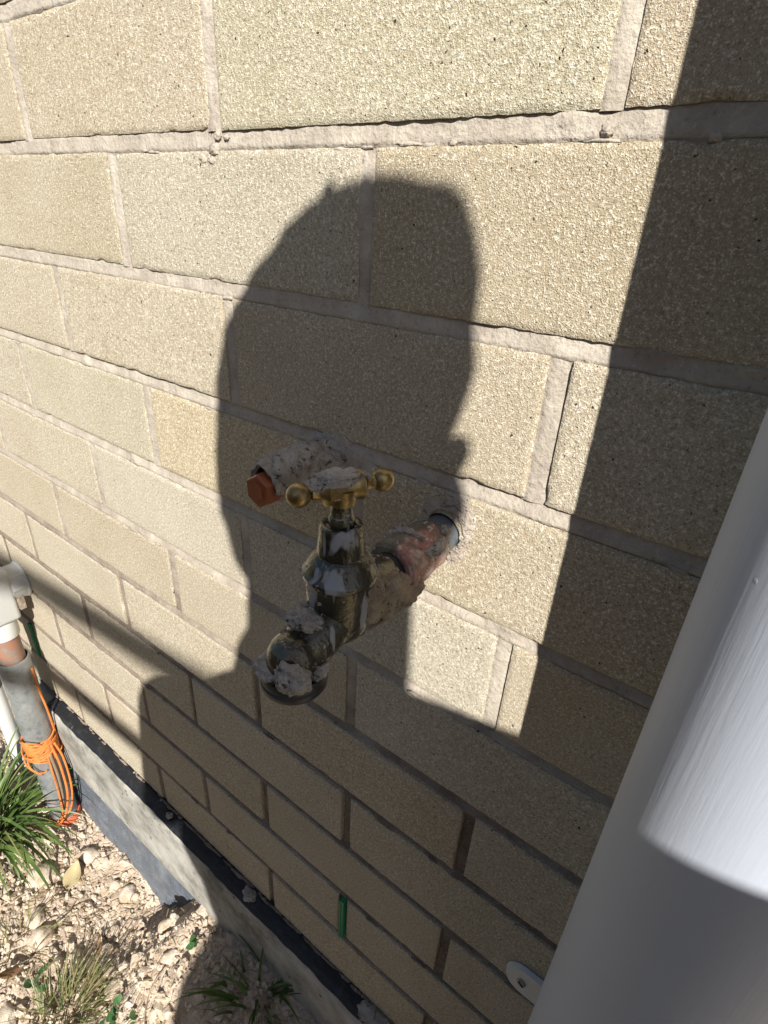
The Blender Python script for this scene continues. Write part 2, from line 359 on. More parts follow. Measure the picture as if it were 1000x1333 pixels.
# --- mortar: struck joints, deeper at the top of a bed, flush at its foot
mv, mf = [], []
def strip(us, vs, fn):
    b = len(mv); nu = len(us)
    for v in vs:
        for u in us: mv.append(fn(u, v))
    for j in range(len(vs)-1):
        for i in range(nu-1): a = b+j*nu+i; mf.append((a, a+1, a+1+nu, a+nu))
xs_d = list(np.arange(-1.3, .6, .004)); xs_all = [-3.2, -2.4, -1.8]+xs_d+[1.2, 2., 3.]
for n in range(-16, 12):
    zc = bedz(n); near = n >= -2
    if n == 11: continue
    us = xs_all if near else [-3.2, 3.]
    vs = [-.0075, -.0058, -.0048, -.003, -.001, .001, .003, .0048, .0058, .0075] if near else [-.007, .007]
    def fb_(u, v, zc=zc):
        t = (v+.005)/.01; deep = 1+1.6*smooth(.98, .72, zc)*smooth(-.55, -.1, u); d = (.0004+(.0012+.0010*smooth(1.1, .95, zc))*smooth(-.05, .95, t))+.0052*(deep-1)/1.6*(.45+.55*smooth(-.1, .6, t))
        d += .0007*noise.fractal(Vector((u*140, zc*90+v*140, 1)), .9, 2, 3)+.0016*noise.noise(Vector((u*11, zc*40, 4)))*.6+.0012*max(0, noise.noise(Vector((u*46, zc*60, 6))))
        lump = noise.noise(Vector((u*34, zc*31, v*60)))
        if lump > .42: d -= (lump-.42)*.012
        if v < -.005: d = max(d, .0014)
        if v > .005: d += .0004
        return (u, max(d, -.0006) if abs(v) < .0052 else max(d, .002), zc+v)
    strip(us, vs, fb_)
for n in range(-15, 12):
    zb = bedz(n); off = 0 if n % 2 == 0 else .12
    for i in range(-13, 13):
        xc = i*MW+off; near = n >= -1 and -1.35 < xc < .65
        if (n, i) in ((10, 0), (10, -3)): continue      # open weep joints
        us = [-.0075, -.0055, -.004, -.002, 0, .002, .004, .0055, .0075] if near else [-.007, .007]
        vs = list(np.linspace(.0045, MH-.0045, 22)) if near else [.004, MH-.004]
        def fp(u, v, xc=xc, zb=zb):
            t = (u+.005)/.01; d = (.0008+.0011*smooth(0, 1, t))+.0040*smooth(.76, .62, zb)*smooth(-.55, -.1, xc)+.0006*noise.fractal(Vector((xc*90+u*140, zb*50+v*140, 9)), .9, 2, 3)
            d += .001*noise.noise(Vector((xc*33, zb*41, v*30)))
            if abs(u) > .0052: d += .0007
            return (xc+u, max(d, .0004), zb+v)
        strip(us, vs, fp)
from_np('mortar', mv, mf, 'mortar', wall)
bm = bmesh.new(); box(bm, (0, .075, 1.45), (6.4, .05, 2.36)); from_bm('wall_core', bm, 'dark', wall, None)

# mortar dropped on the face and squeezed out of the joints
bm = bmesh.new()
for (x, z, s) in [(-.122, 1.139, .0042), (-.118, 1.146, .003), (-.125, 1.133, .003), (-.133, 1.134, .003), (-.11, 1.145, .0022), (-.135, 1.135, .0026), (.12, 1.142, .003)]:
    blob(bm, (x, .0008, z), (s, s*.45, s*.75), 3, .45, 2.2, x*100)
for i in range(70):
    n = random.randint(1, 10); x = random.uniform(-.9, .2); blob(bm, (x, .0012, bedz(n)-.0052+random.uniform(-.0012, .0008)), (random.uniform(.002, .008), .0011, random.uniform(.0009, .0018)), 2, .5, 2.5, i)
from_bm('mortar_lump', bm, 'mortar', wall, 180)

# ================================================================== SLAB EDGE, MEMBRANE, SHEET
slab = empty('slab_edge', (0, 0, .2)); tag(slab, 'pale concrete slab edge running along the foot of the brick wall', 'slab edge')
V, F = [], []; xs = list(np.arange(-1.5, .5, .008)); xs = [-3.2]+xs+[1.5, 3.2]
prof = [(.02, .279), (-.004, .281), (-.012, .2795), (-.0175, .2765), (-.0205, .271), (-.0215, .25), (-.0217, .22), (-.0217, .19), (-.0215, .16), (-.021, .135), (-.018, .124), (-.006, .121), (.03, .120)]
for x in xs:
    for (y, z) in prof:
        p = Vector((x, y, z)); a = noise.fractal(Vector((x*18, z*25, 3)), .9, 2, 4)*.0014+noise.noise(Vector((x*4, z*3, 8)))*.0015
        V.append((x, y-a*.9-(.0006*noise.noise(Vector((x*8, z*170, 2)))), z+.55*a))
k = len(prof)
for i in range(len(xs)-1):
    for j in range(k-1): F.append((i*k+j, (i+1)*k+j, (i+1)*k+j+1, i*k+j+1))
so = from_np('concrete_face', [(v[0], v[1], v[2]-.2) for v in V], F, 'concrete', slab)
V, F = [], []     # black membrane lapping over the slab's top, ragged lower lip
ws = [0, .15, .3, .45, .6, .75, .9, 1]
for i, x in enumerate(xs):
    end = 1-smooth(.02, .07, x); reach = .0195+.002*noise.noise(Vector((x*9, 2, 1)))+.0022*noise.noise(Vector((x*45, 5, 1)))
    scal = .0035*max(0, noise.noise(Vector((x*45, 7, 2))))
    for t in ws:
        y = .012-(reach+.012)*t; z = .2862-.0042*t+.0012*noise.noise(Vector((x*40, t*3, 3)))+.002*math.sin(t*3.1)*noise.noise(Vector((x*16, 1, 9)))
        if t == 1: z -= .004
        V.append((x, y, z))
k = len(ws)
for i in range(len(xs)-1):
    for j in range(k-1): F.append((i*k+j, (i+1)*k+j, (i+1)*k+j+1, i*k+j+1))
me_o = from_np('membrane', [(v[0], v[1], v[2]-.2) for v in V if True], F, 'black', slab)
# remove membrane right of the torn end
bmx = bmesh.new(); bmx.from_mesh(me_o.data)
bmesh.ops.delete(bmx, geom=[v for v in bmx.verts if v.co.x > .055 or (v.co.x < -.70)], context='VERTS'); bmx.to_mesh(me_o.data); bmx.free()
bm = bmesh.new()   # mortar squeezed out along the wall's foot
for i in range(150):
    x = random.uniform(-.95, .2); w = .002+.012*random.random()**2; blob(bm, (x, -.0005+random.uniform(-.0012, .001), .0865+random.uniform(-.0008, .0012)), (w, random.uniform(.0010, .0022), random.uniform(.0005, .0012)), 2, .6, 2.6, i)
cr = from_bm('mortar_crumb', bm, 'mortar', slab, 180); cr['kind'] = 'stuff'
for (x, s) in [(-.335, .006), (-.155, .010), (.05, .013), (.066, .012)]:
    bm = bmesh.new(); blob(bm, (x, -.009, .0855), (s, s*.8, s*.4), 3, .4, 1.8, x*50); from_bm('mortar_dab', bm, 'crust', slab, 180)
V, F = [], []
xs2 = list(np.arange(-.95, .25, .012)); zs2 = [.13, .118, .105, .09, .07, .05, .03, .01, -.02]
for x in xs2:
    for z in zs2: V.append((x, -.012-.004*noise.noise(Vector((x*22, z*20, 1)))-.012*(.13-z)/.15-.003*noise.noise(Vector((x*60, z*70, 5))), z))
k = len(zs2)
for i in range(len(xs2)-1):
    for j in range(k-1): F.append((i*k+j, (i+1)*k+j, (i+1)*k+j+1, i*k+j+1))
pl = from_np('plastic_sheet', V, F, 'sheet'); tag(pl, 'blue-grey plastic sheet hanging below the concrete slab edge', 'plastic sheet')

# ================================================================== GROUND
def hsoil(x, y):
    m = .115*smooth(-.40, -.255, x)*smooth(-.24, -.05, y)+.045*smooth(-.36, -.1, x)*smooth(-.5, -.15, y)
    f = smooth(1.6, .9, abs(x+.4))*smooth(-1.2, -.6, y) if y > -1.2 else 0
    a = .018*noise.noise(Vector((x*5, y*5, 1)))+.012*noise.fractal(Vector((x*16, y*16, 2)), .8, 2.1, 4)+.006*abs(noise.noise(Vector((x*60, y*60, 3))))-.005*max(0, 1-abs(noise.noise(Vector((x*34, y*34, 8))))/.08)
    return m+a*max(f, .4)
def lines(a, b, st, far):
    c = list(np.arange(a, b, st)); d = st; lo, hi = a, b
    L_, H_ = [], []
    while lo > -far: d *= 1.5; lo -= d; L_.append(lo)
    d = st
    while hi < far: d *= 1.5; hi += d; H_.append(hi)
    return L_[::-1]+c+H_
gx = lines(-1.15, .35, .0055, 60); gy = [y for y in lines(-.62, -.02, .0055, 60) if y <= -.0]
gy = [y for y in gy if y < -.016]+[-.012, .03]
V = [(x, y, hsoil(x, y)) for y in gy for x in gx]; nx = len(gx)
F = [(j*nx+i, j*nx+i+1, (j+1)*nx+i+1, (j+1)*nx+i) for j in range(len(gy)-1) for i in range(nx-1)]
tag(from_np('ground', V, F, 'soil'), kind='structure')
# behind the wall line the ground goes on
bm = bmesh.new(); box(bm, (0, 30.3, -.1), (120, 60, .1)); tag(from_bm('ground_behind_wall', bm, 'soil', None, None), kind='structure')
# loose clods: one mass
def ico(sub):
    b = bmesh.new(); bmesh.ops.create_icosphere(b, subdivisions=sub, radius=1); b.verts.ensure_lookup_table()
    v = np.array([x.co[:] for x in b.verts]); f = np.array([[q.index for q in x.verts] for x in b.faces]); b.free(); return v, f
iv, fi = ico(2); variants = []
for s in range(14):
    kk = [1+.55*noise.fractal(Vector(v)*1.5+Vector((s*5.1, 0, 0)), .6, 2.2, 4)+.28*noise.noise(Vector(v)*4.1+Vector((s, 2, 2))) for v in iv]
    variants.append(iv*np.array(kk)[:, None])
Vs, Fs, b = [], [], 0
for i in range(9500):
    x = random.uniform(-.98, -.05); y = -.015-random.random()**.8*.36
    s = .0010+.0052*random.random()**3.2
    if random.random() < .016: s = random.uniform(.007, .013)
    q = np.array(Matrix.Rotation(random.uniform(0, 6.28), 3, Vector((random.random()-.5, random.random()-.5, random.random()-.5)).normalized()))
    v = (variants[i % 14]*np.array([1, random.uniform(.65, 1), random.uniform(.45, .9)])*s) @ q.T + np.array([x, y, hsoil(x, y)+s*.02])
    Vs.append(v); Fs.append(fi+b); b += len(v)
cl = from_np('soil_clods', np.vstack(Vs), np.vstack(Fs), 'clod', None, 24); tag(cl, 'crumbly pale clay clods scattered over the bare ground', 'soil', None, 'stuff')

# ================================================================== TAP
TX, TZ = .068, .938
tap = empty('garden_tap', (TX, 0, TZ)); tag(tap, 'tarnished brass garden tap splashed with mortar, T-handle on top', 'tap')
def tp(o): o.location = (-TX, 0, -TZ); return o       # parts are modelled in world space
AX = Vector((0, -1, 0)); UP = Vector((0, 0, 1)); T0 = .096
bm = bmesh.new(); lathe(bm, dens([(-.02, .0118), (.020, .0118)], 6), (TX, 0, TZ), AX, 48, .0002); tp(from_bm('inlet_pipe', bm, 'inlet', tap, 50))
bm = bmesh.new(); lathe(bm, dens([(.012, .0098), (.0135, .0138), (.018, .0150), (.033, .0153), (.035, .0160), (.050, .0157), (.0535, .0158), (.0550, .0142), (.0545, .0105)], 5), (TX, 0, TZ), AX, 64, .0007, 150)
cp = tp(from_bm('coupling', bm, 'coupling', tap, 60))
bm = bmesh.new(); lathe(bm, [(.050, .0108), (.058, .0108), (.059, .0102), (.066, .0102)], (TX, 0, TZ), AX, 40); tp(from_bm('thread', bm, 'gasket', tap, 40))
bm = bmesh.new()   # tap body: horizontal shank swelling into the valve barrel
lathe(bm, dens([(.0595, .0108), (.061, .0132), (.068, .0138), (.080, .0138), (.096, .0130)], 5), (TX, 0, TZ), AX, 56, .00025, 90)
lathe(bm, dens([(-.0165, .005), (-.0150, .0105), (-.010, .0138), (-.002, .0155), (.009, .0162), (.0195, .0164)], 4), (TX, -T0, TZ), UP, 64, .0002, 90)
sd = Vector((0, -.955, -.30)).normalized()
lathe(bm, dens([(-.004, .0132), (.012, .0128), (.026, .0124), (.034, .0120)], 5), (TX, -T0+.002, TZ-.001), sd, 56, .0003, 90)
tp(from_bm('body', bm, 'tap', tap, 60))
so_ = Vector((TX, -T0, TZ))+sd*.0335
bm = bmesh.new(); lathe(bm, dens([(.0122, .003), (.0105, .0070), (.0075, .0102), (.003, .0121), (-.002, .0126), (-.0085, .0126)], 4), so_, UP, 56, .0002, 90); tp(from_bm('outlet', bm, 'tap', tap, 60))
bm = bmesh.new(); lathe(bm, [(-.009, .0125), (-.0065, .0148), (-.0050, .0152), (-.0085, .0156), (-.0095, .0154), (-.0100, .0147), (-.0110, .0157), (-.0135, .0157), (-.0150, .0148), (-.0150, .0085), (-.012, .0080)], so_, UP, 64, .00015, 90); tp(from_bm('outlet_ring', bm, 'gasket', tap, 40))
bm = bmesh.new(); lathe(bm, dens([(.0185, .0150), (.0192, .0176), (.0200, .0181), (.0222, .0181), (.0230, .0173), (.0240, .0166), (.0275, .0150), (.0305, .0128), (.0320, .0112)], 3), (TX, -T0, TZ), UP, 64, .00025, 110)
tp(from_bm('bonnet_flange', bm, 'tap', tap, 60))
bm = bmesh.new(); lathe(bm, dens([(.026, .0122), (.032, .0113), (.040, .0104), (.0455, .0100), (.0467, .0094), (.0470, .0080), (.0462, .0066), (.0445, .0060)], 3), (TX, -T0, TZ), UP, 64, .00012, 90); tp(from_bm('bonnet', bm, 'tap', tap, 60))
bm = bmesh.new(); lathe(bm, dens([(.040, .0058), (.0505, .0058), (.0515, .0050), (.060, .0048)], 2), (TX, -T0, TZ), UP, 32, .0003, 160); tp(from_bm('spindle', bm, 'tap', tap, 50))
HD = Vector((.40, .917, .0)).normalized(); HC = Vector((TX, -T0, TZ+.0645))
bm = bmesh.new()
def ball(s): return [(s*(.0202+.0054*math.cos(a)), .0054*math.sin(a)) for a in np.linspace(math.pi*.86, 0.02, 12)]
half = [(0, .0060), (.0070, .0062), (.0078, .0069), (.0086, .0070), (.0090, .0064), (.0100, .0050), (.0118, .0038), (.0138, .0033), (.0152, .0034)]
pr = [(-a, b_) for a, b_ in ball(1)[::-1]]; pr = [(-a, b_) for a, b_ in ball(1)][::-1]+[(-a, b_) for a, b_ in half[::-1]]+half[1:]+ball(1)
lathe(bm, pr, HC, HD, 40, .00018, 160)
tp(from_bm('handle', bm, 'brass', tap, 50))
bm = bmesh.new(); sdv = HD.cross(UP); q = Matrix((HD, sdv, UP)).transposed()
lathe(bm, [(-.0075, .0062), (-.003, .0066), (.0, .0070)], HC, UP, 32)
lathe(bm, [(-.0065, .0060), (.0065, .0060)], HC-UP*.0012, HD, 6); tp(from_bm('handle_boss', bm, 'brass', tap, 40))
def lump(name, items, mat='crust'):
    b_ = bmesh.new()
    for i, (c, s, am, sd_, rt) in enumerate(items): blob(b_, c, s, 5, am, 1.7, sd_, rt)
    return tp(from_bm(name, b_, mat, tap, 180))
lump('handle_mortar', [(HC+UP*.0042-HD*.002, (.0105, .0060, .0044), .22, 3, q), (HC+UP*.0026-HD*.0105, (.0066, .0040, .0034), .25, 9, q), (HC+UP*.0022+HD*.0105, (.0038, .0032, .0028), .25, 12, q)])
P = lambda x, t, z: Vector((TX+x, -t, TZ+z))
lump('shank_mortar', [(P(.0115, .076, -.001), (.0065, .019, .0115), .22, 5, None), (P(.0115, .056, -.009), (.0060, .016, .0068), .25, 6, None), (P(.0125, .089, .010), (.0060, .0085, .0125), .22, 7, None), (P(.008, .072, -.0105), (.008, .016, .0055), .25, 21, None)], 'crust_tan')
lump('coupling_mortar', [(P(-.002, .036, .0148), (.0085, .0030, .0024), .4, 8, None), (P(.009, .014, .0108), (.0035, .0032, .0030), .4, 14, None), (P(-.009, .040, .0128), (.0032, .0035, .0028), .4, 15, None), (P(.0125, .028, .0065), (.0042, .0105, .0045), .35, 33, None)])
lump('bonnet_mortar', [(P(-.0090, T0-.000, .0255), (.0060, .0090, .0050), .16, 10, None), (P(.0090, T0-.001, .0255), (.0060, .0082, .0056), .16, 11, None), (P(.001, T0-.0090, .0258), (.0085, .005, .0050), .16, 31, None)], 'crust_tan')
rs = Matrix.Rotation(R_(-38), 3, 'X')
lump('spout_mortar', [(so_+Vector((-.002, .0125, .0112)), (.0092, .0125, .0056), .22, 16, rs), (so_+Vector((-.0085, .0185, .0095)), (.0052, .0068, .0056), .28, 17, rs)])
lump('outlet_mortar', [(so_+Vector((.0085, -.0090, -.0005)), (.0085, .0066, .0072), .22, 18, None), (so_+Vector((-.0098, -.0035, -.0045)), (.0056, .0098, .0036), .28, 19, None), (so_+Vector((.0125, .004, -.004)), (.0030, .0048, .003), .35, 20, None), (so_+Vector((-.004, -.0095, -.0048)), (.0085, .0052, .0036), .25, 22, None)])
bm = bmesh.new(); random.seed(31)      # small spatters stuck to the metal
src = []
for o_ in list(tap.children):
    if o_.name.split('.')[0] in ('body', 'bonnet_flange', 'bonnet', 'outlet', 'coupling'): src += [v.co.copy() for v in o_.data.vertices]
for i in range(80):
    p = random.choice(src); r_ = .0004+.0012*random.random()**2.5; blob(bm, p, (r_*random.uniform(.8, 1.6), r_*random.uniform(.8, 1.6), r_*.8), 2, .4, 2, i)
sp_ = tp(from_bm('mortar_specks', bm, 'crust_tan', tap, 180)); sp_['kind'] = 'stuff'
# plaster patch round the tap's entry in the wall
pt = empty('plaster_patch', (TX, 0, TZ)); tag(pt, 'cracked pale plaster patch round the tap pipe on the wall', 'plaster patch')
def patch(name, cx, cz, rx, rz, seed, parent, hole=0, thick=.004):
    V, F = [], []; N, K = 72, 22
    for k_ in range(K+1):
        t = k_/K
        for i in range(N):
            a = 2*math.pi*i/N; e = 1+.30*noise.fractal(Vector((math.cos(a)*1.4, math.sin(a)*1.4, seed)), .9, 2.2, 5)
            r0 = hole; x = math.cos(a)*(r0+(rx*e-r0)*t); z = math.sin(a)*(r0+(rz*e-r0)*t)
            h = thick*(1-t**2.2)+.0011*noise.fractal(Vector((x*160, z*160, seed)), .8, 2, 4)*(1-t*.6)
            cr = abs(noise.noise(Vector((x*75, z*75, seed+3)))); h -= .0022*max(0, 1-cr/.055)*(1-t)
            V.append((cx+x, -h if t < 1 else .0035, cz+z))
    for k_ in range(K):
        for i in range(N): F.append((k_*N+i, k_*N+(i+1) % N, (k_+1)*N+(i+1) % N, (k_+1)*N+i))
    return from_np(name, V, F, 'crust_patch', parent)
o = patch('plaster', .0705, .943, .0205, .0240, 3.3, pt, .0124, .0018); o.location = (-TX, 0, -TZ)

bm = bmesh.new(); lathe(bm, [(-.001, .0132), (.0004, .0130), (.0006, .0116)], (0, 0, 0), AX, 40, .0005, 200); from_bm('painted_gap_ring', bm, 'gasket', pt, 60)  # black ring paints the dark gap where the pipe enters the wall
# capped stub in its lump of mortar
SX, SZ = -.0265, .958
stub = empty('capped_pipe_stub', (SX, 0, SZ)); tag(stub, 'orange-brown hex plug in a rough mortar lump, left of the tap', 'pipe stub')
ST = .0605
bm = bmesh.new(); lathe(bm, [(-.01, .009), (.05, .009)], (0, 0, 0), AX, 24); from_bm('pipe', bm, 'inlet', stub)
bm = bmesh.new()
lathe(bm, [(.040, .0098), (.0500, .0098), (.0505, .0112), (.0585, .0112), (.0600, .0100)], (0, 0, 0), AX, 6)
lathe(bm, [(.0595, .0060), (.0600, .0062), (.0612, .0060), (.0612, .0035)], (0, 0, 0), AX, 6)
hx = from_bm('hex_plug', bm, 'hexcap', stub, 25); hx.rotation_euler = (0, R_(12), 0); hx.location = (0, -.003, -.001)
bm = bmesh.new()
def lumpshape(prof, seed, amp, seg=120, nn=70):
    V, F = [], []
    for j in range(nn+1):
        t = j/nn; s_ = t*(len(prof)-1); i0 = min(int(s_), len(prof)-2); f = s_-i0
        h = prof[i0][0]*(1-f)+prof[i0+1][0]*f; r = prof[i0][1]*(1-f)+prof[i0+1][1]*f
        cz = prof[i0][2]*(1-f)+prof[i0+1][2]*f
        for i in range(seg):
            a = 2*math.pi*i/seg; p = Vector((math.cos(a)*r, -h, math.sin(a)*r+cz))
            d = amp*noise.fractal(p*62+Vector((seed, 0, 0)), .85, 2.2, 6)+amp*.5*noise.noise(p*200+Vector((seed, 3, 0)))
            cr = abs(noise.noise(p*85+Vector((7, seed, 1)))); d -= .0022*max(0, 1-cr/.05)
            n = Vector((math.cos(a), -.25, math.sin(a))); V.append(tuple(p+n*d))
    for j in range(nn):
        for i in range(seg): F.append((j*seg+i, j*seg+(i+1) % seg, (j+1)*seg+(i+1) % seg, (j+1)*seg+i))
    return V, F
V, F = lumpshape([(-.004, .0215, .001), (.003, .0175, .001), (.010, .0150, .0025), (.022, .0148, .0035), (.036, .0150, .0032), (.047, .0143, .0024), (.054, .0124, .0018), (.0585, .0108, .0012), (.056, .0090, .001)], 2.2, .0032)
from_np('mortar_lump', V, F, 'crust', stub)
o = patch('plaster', .012, .002, .026, .019, 8.8, stub, 0, .0016)
o.data.materials[0] = MAT['mortar']

# ================================================================== DOWNPIPE
dp = empty('downpipe', (.251, -.06, 0)); tag(dp, 'thick white-painted round downpipe with brush strokes beside the tap', 'downpipe')
bm = bmesh.new(); lathe(bm, [(.02, .045), (.6, .045), (1.2, .045), (1.8, .045), (2.55, .045)], (0, 0, 0), UP, 128, caps=False); lathe(bm, [(.02, .042), (2.55, .042)], (0, 0, 0), UP, 96, caps=False)
from_bm('pipe', bm, 'downpipe', dp, 60)
cl_ = empty('pipe_clip', (.251, 0, .566)); tag(cl_, 'white oval pipe clip tab screwed to the bricks behind the downpipe', 'pipe clip')
bm = bmesh.new()   # stadium-shaped base plate
for s in (0,):
    pts = []
    for i in range(17): a = math.pi/2+math.pi*i/16; pts.append((-.058+.0155*math.cos(a), .0155*math.sin(a)))
    for i in range(17): a = -math.pi/2+math.pi*i/16; pts.append((.058+.0155*math.cos(a), .0155*math.sin(a)))
    f = [bm.verts.new((x, -.0045, z)) for x, z in pts]; g = [bm.verts.new((x*1.015, -.0005, z*1.06)) for x, z in pts]
    bm.faces.new(f)
    for i in range(len(pts)): bm.faces.new((f[i], f[(i+1) % len(f)], g[(i+1) % len(g)], g[i]))
from_bm('base_plate', bm, 'white', cl_, 40)
bm = bmesh.new()
lathe(bm, [(-.012, .0468), (.012, .0468), (.012, .0452), (-.012, .0452), (-.012, .0468)], (0, -.06, 0), UP, 48, caps=False)
bmesh.ops.delete(bm, geom=[v for v in bm.verts if v.co.y < -.062], context='VERTS')
from_bm('cradle', bm, 'white', cl_, 40)
for s in (-1, 1):
    bm = bmesh.new(); lathe(bm, [(0, .0040), (.0012, .0038), (.0018, .0025)], (s*.060, -.0045, 0), AX, 20); so2 = from_bm('screw', bm, 'screw', cl_)
    bm = bmesh.new(); box(bm, (s*.060, -.0066, 0), (.0055, .0006, .0011), Matrix.Rotation(.7, 3, 'Y')); from_bm('slot', bm, 'dark', so2, None)

# ================================================================== WEEP VENTS
def weep(x, label):
    w = empty('weep_vent', (x, .0, bedz(10))); tag(w, label, 'weep vent', 'green weep vents in the brick joints')
    b_ = bmesh.new(); box(b_, (.0012, .0030, MH/2-.0015), (.0046, .012, .074), None, .0005); box(b_, (-.0005, .004, MH/2), (.002, .016, .072)); from_bm('insert', b_, 'green', w, 40)
    b_ = bmesh.new(); box(b_, (0, .022, MH/2), (.0095, .01, .076)); from_bm('cavity', b_, 'dark', w, None)
weep(0, 'green plastic weep vent upright in the brick joint below the tap')
weep(-.72, 'green plastic weep vent in the joint behind the galvanised conduit')

# ================================================================== CONDUIT
CX, CY = -.690, -.048
con = empty('conduit_riser', (CX, CY, 0)); tag(con, 'galvanised conduit rising from the soil into a grey junction box on the wall', 'conduit')
bm = bmesh.new(); lathe(bm, dens([(-.05, .0242), (.418, .0242), (.4205, .0236), (.4205, .0222), (.36, .0220)], 6), (0, 0, 0), UP, 56, .0003, 40, caps=False); from_bm('steel_sleeve', bm, 'galv', con, 50)
bm = bmesh.new(); lathe(bm, dens([(.30, .0192), (.485, .0192)], 6), (0, 0, 0), UP, 48, .0002, 60); from_bm('orange_pipe', bm, 'rust', con, 50)
bm = bmesh.new(); lathe(bm, [(.470, .0196), (.470, .0222), (.474, .0226), (.500, .0226), (.505, .0215)], (0, 0, 0), UP, 48); from_bm('neck', bm, 'white', con, 40)
bm = bmesh.new(); box(bm, (-.004, -.006, .548), (.060, .062, .092), None, .007, 3); bx_ = from_bm('junction_box', bm, 'greyplastic', con, 40)
bm = bmesh.new(); box(bm, (-.004, -.038, .548), (.050, .004, .080), None, .0015); from_bm('lid', bm, 'greyplastic', bx_, 40)
bm = bmesh.new(); lathe(bm, [(.0, .0), (.0, .0285), (.03, .0285)], (0, .0225, .556), (0, 1, 0), 8)
lathe(bm, [(.004, .0290), (.0215, .0290), (.0235, .031), (.0255, .031)], (-.002, .022, .556), (0, 1, 0), 40, caps=False); from_bm('wall_spigot', bm, 'greyplastic', con, 40)
bm = bmesh.new(); box(bm, (.010, .030, .530), (.036, .010, .022), None, .002); from_bm('sealant', bm, 'crust_tan', con, 40)
bm = bmesh.new(); lathe(bm, dens([(-.02, .0275), (.004, .0282), (.012, .0270), (.012, .0246)], 4), (0, 0, 0), UP, 48, .0008, 50, caps=False); from_bm('base_collar', bm, 'redclay', con, 50)
# orange cord wound round it
cd = empty('orange_cord', (CX, CY, .2)); tag(cd, 'orange cord wound round the galvanised conduit with a loop hanging down', 'cord')
bm = bmesh.new(); random.seed(11)
for k_ in range(30):
    ph = random.uniform(0, 6.28); zc = random.uniform(.188, .232)-.2; am = random.uniform(.003, .017); rr = .0258+.0018*random.random()
    pts = [(rr*math.cos(a), rr*math.sin(a), zc+am*math.sin(a+ph)+.0015*math.sin(3*a+k_)) for a in np.linspace(0, 2*math.pi*1.02, 44)]
    tube(bm, pts, .0016, 6)
for k_ in range(5):
    a0 = random.uniform(0, 6.28); sp0 = random.uniform(1.2, 3.); zc = random.uniform(-.03, .05)
    tube(bm, [((.0265+.007*math.sin(math.pi*t))*math.cos(a0+sp0*t), (.0265+.007*math.sin(math.pi*t))*math.sin(a0+sp0*t), zc+.03*math.sin(2.4*t+k_)*t) for t in np.linspace(0, 1, 24)], .0014, 6)
from_bm('wound_turns', bm, 'orange', cd, 180)
bm = bmesh.new()
def sp(pts, n=12):
    P_ = [Vector(p) for p in pts]; P_ = [P_[0]*2-P_[1]]+P_+[P_[-1]*2-P_[-2]]; out = []
    for i in range(1, len(P_)-2):
        for j in range(n):
            t = j/n; a, b_, c_, d_ = P_[i-1:i+3]; out.append(.5*((2*b_)+(c_-a)*t+(2*a-5*b_+4*c_-d_)*t*t+(3*b_-a-3*c_+d_)*t**3))
    return out+[P_[-2]]
tube(bm, sp([(.0262, .006, .02), (.034, .008, -.03), (.040, .004, -.10), (.038, -.008, -.15), (.030, -.022, -.178), (.014, -.028, -.186)]), .0024, 8)
tube(bm, sp([(.0262, .012, .02), (.036, .016, -.02), (.044, .012, -.09), (.042, .000, -.145), (.026, -.018, -.172)]), .0020, 8)
tube(bm, sp([(.026, -.004, .0), (.0295, -.006, -.05), (.0305, -.008, -.11), (.029, -.012, -.160), (.022, -.022, -.180)]), .0019, 8)
tube(bm, sp([(.018, .021, .035), (.026, .018, .10), (.028, .014, .165), (.022, .016, .198)]), .0020, 8)
from_bm('loose_loop', bm, 'orange', cd, 180)
bm = bmesh.new()
tube(bm, sp([(.0262, .000, .0), (.0275, .001, -.06), (.0272, -.003, -.12), (.025, -.012, -.168)]), .0034, 8); from_bm('dark_cable', bm, 'wood', cd, 180)
# white pipe beyond it
wp = empty('white_pipe', (-.86, -.052, 0)); tag(wp, 'thin white plastic pipe with a grey band behind the galvanised conduit', 'pipe')
bm = bmesh.new(); lathe(bm, [(-.03, .0135), (.42, .0135)], (0, 0, 0), UP, 32); from_bm('pipe', bm, 'white', wp)
bm = bmesh.new(); lathe(bm, [(.245, .0137), (.246, .0145), (.272, .0145), (.273, .0137)], (0, 0, 0), UP, 32, caps=False); from_bm('band', bm, 'rim', wp)

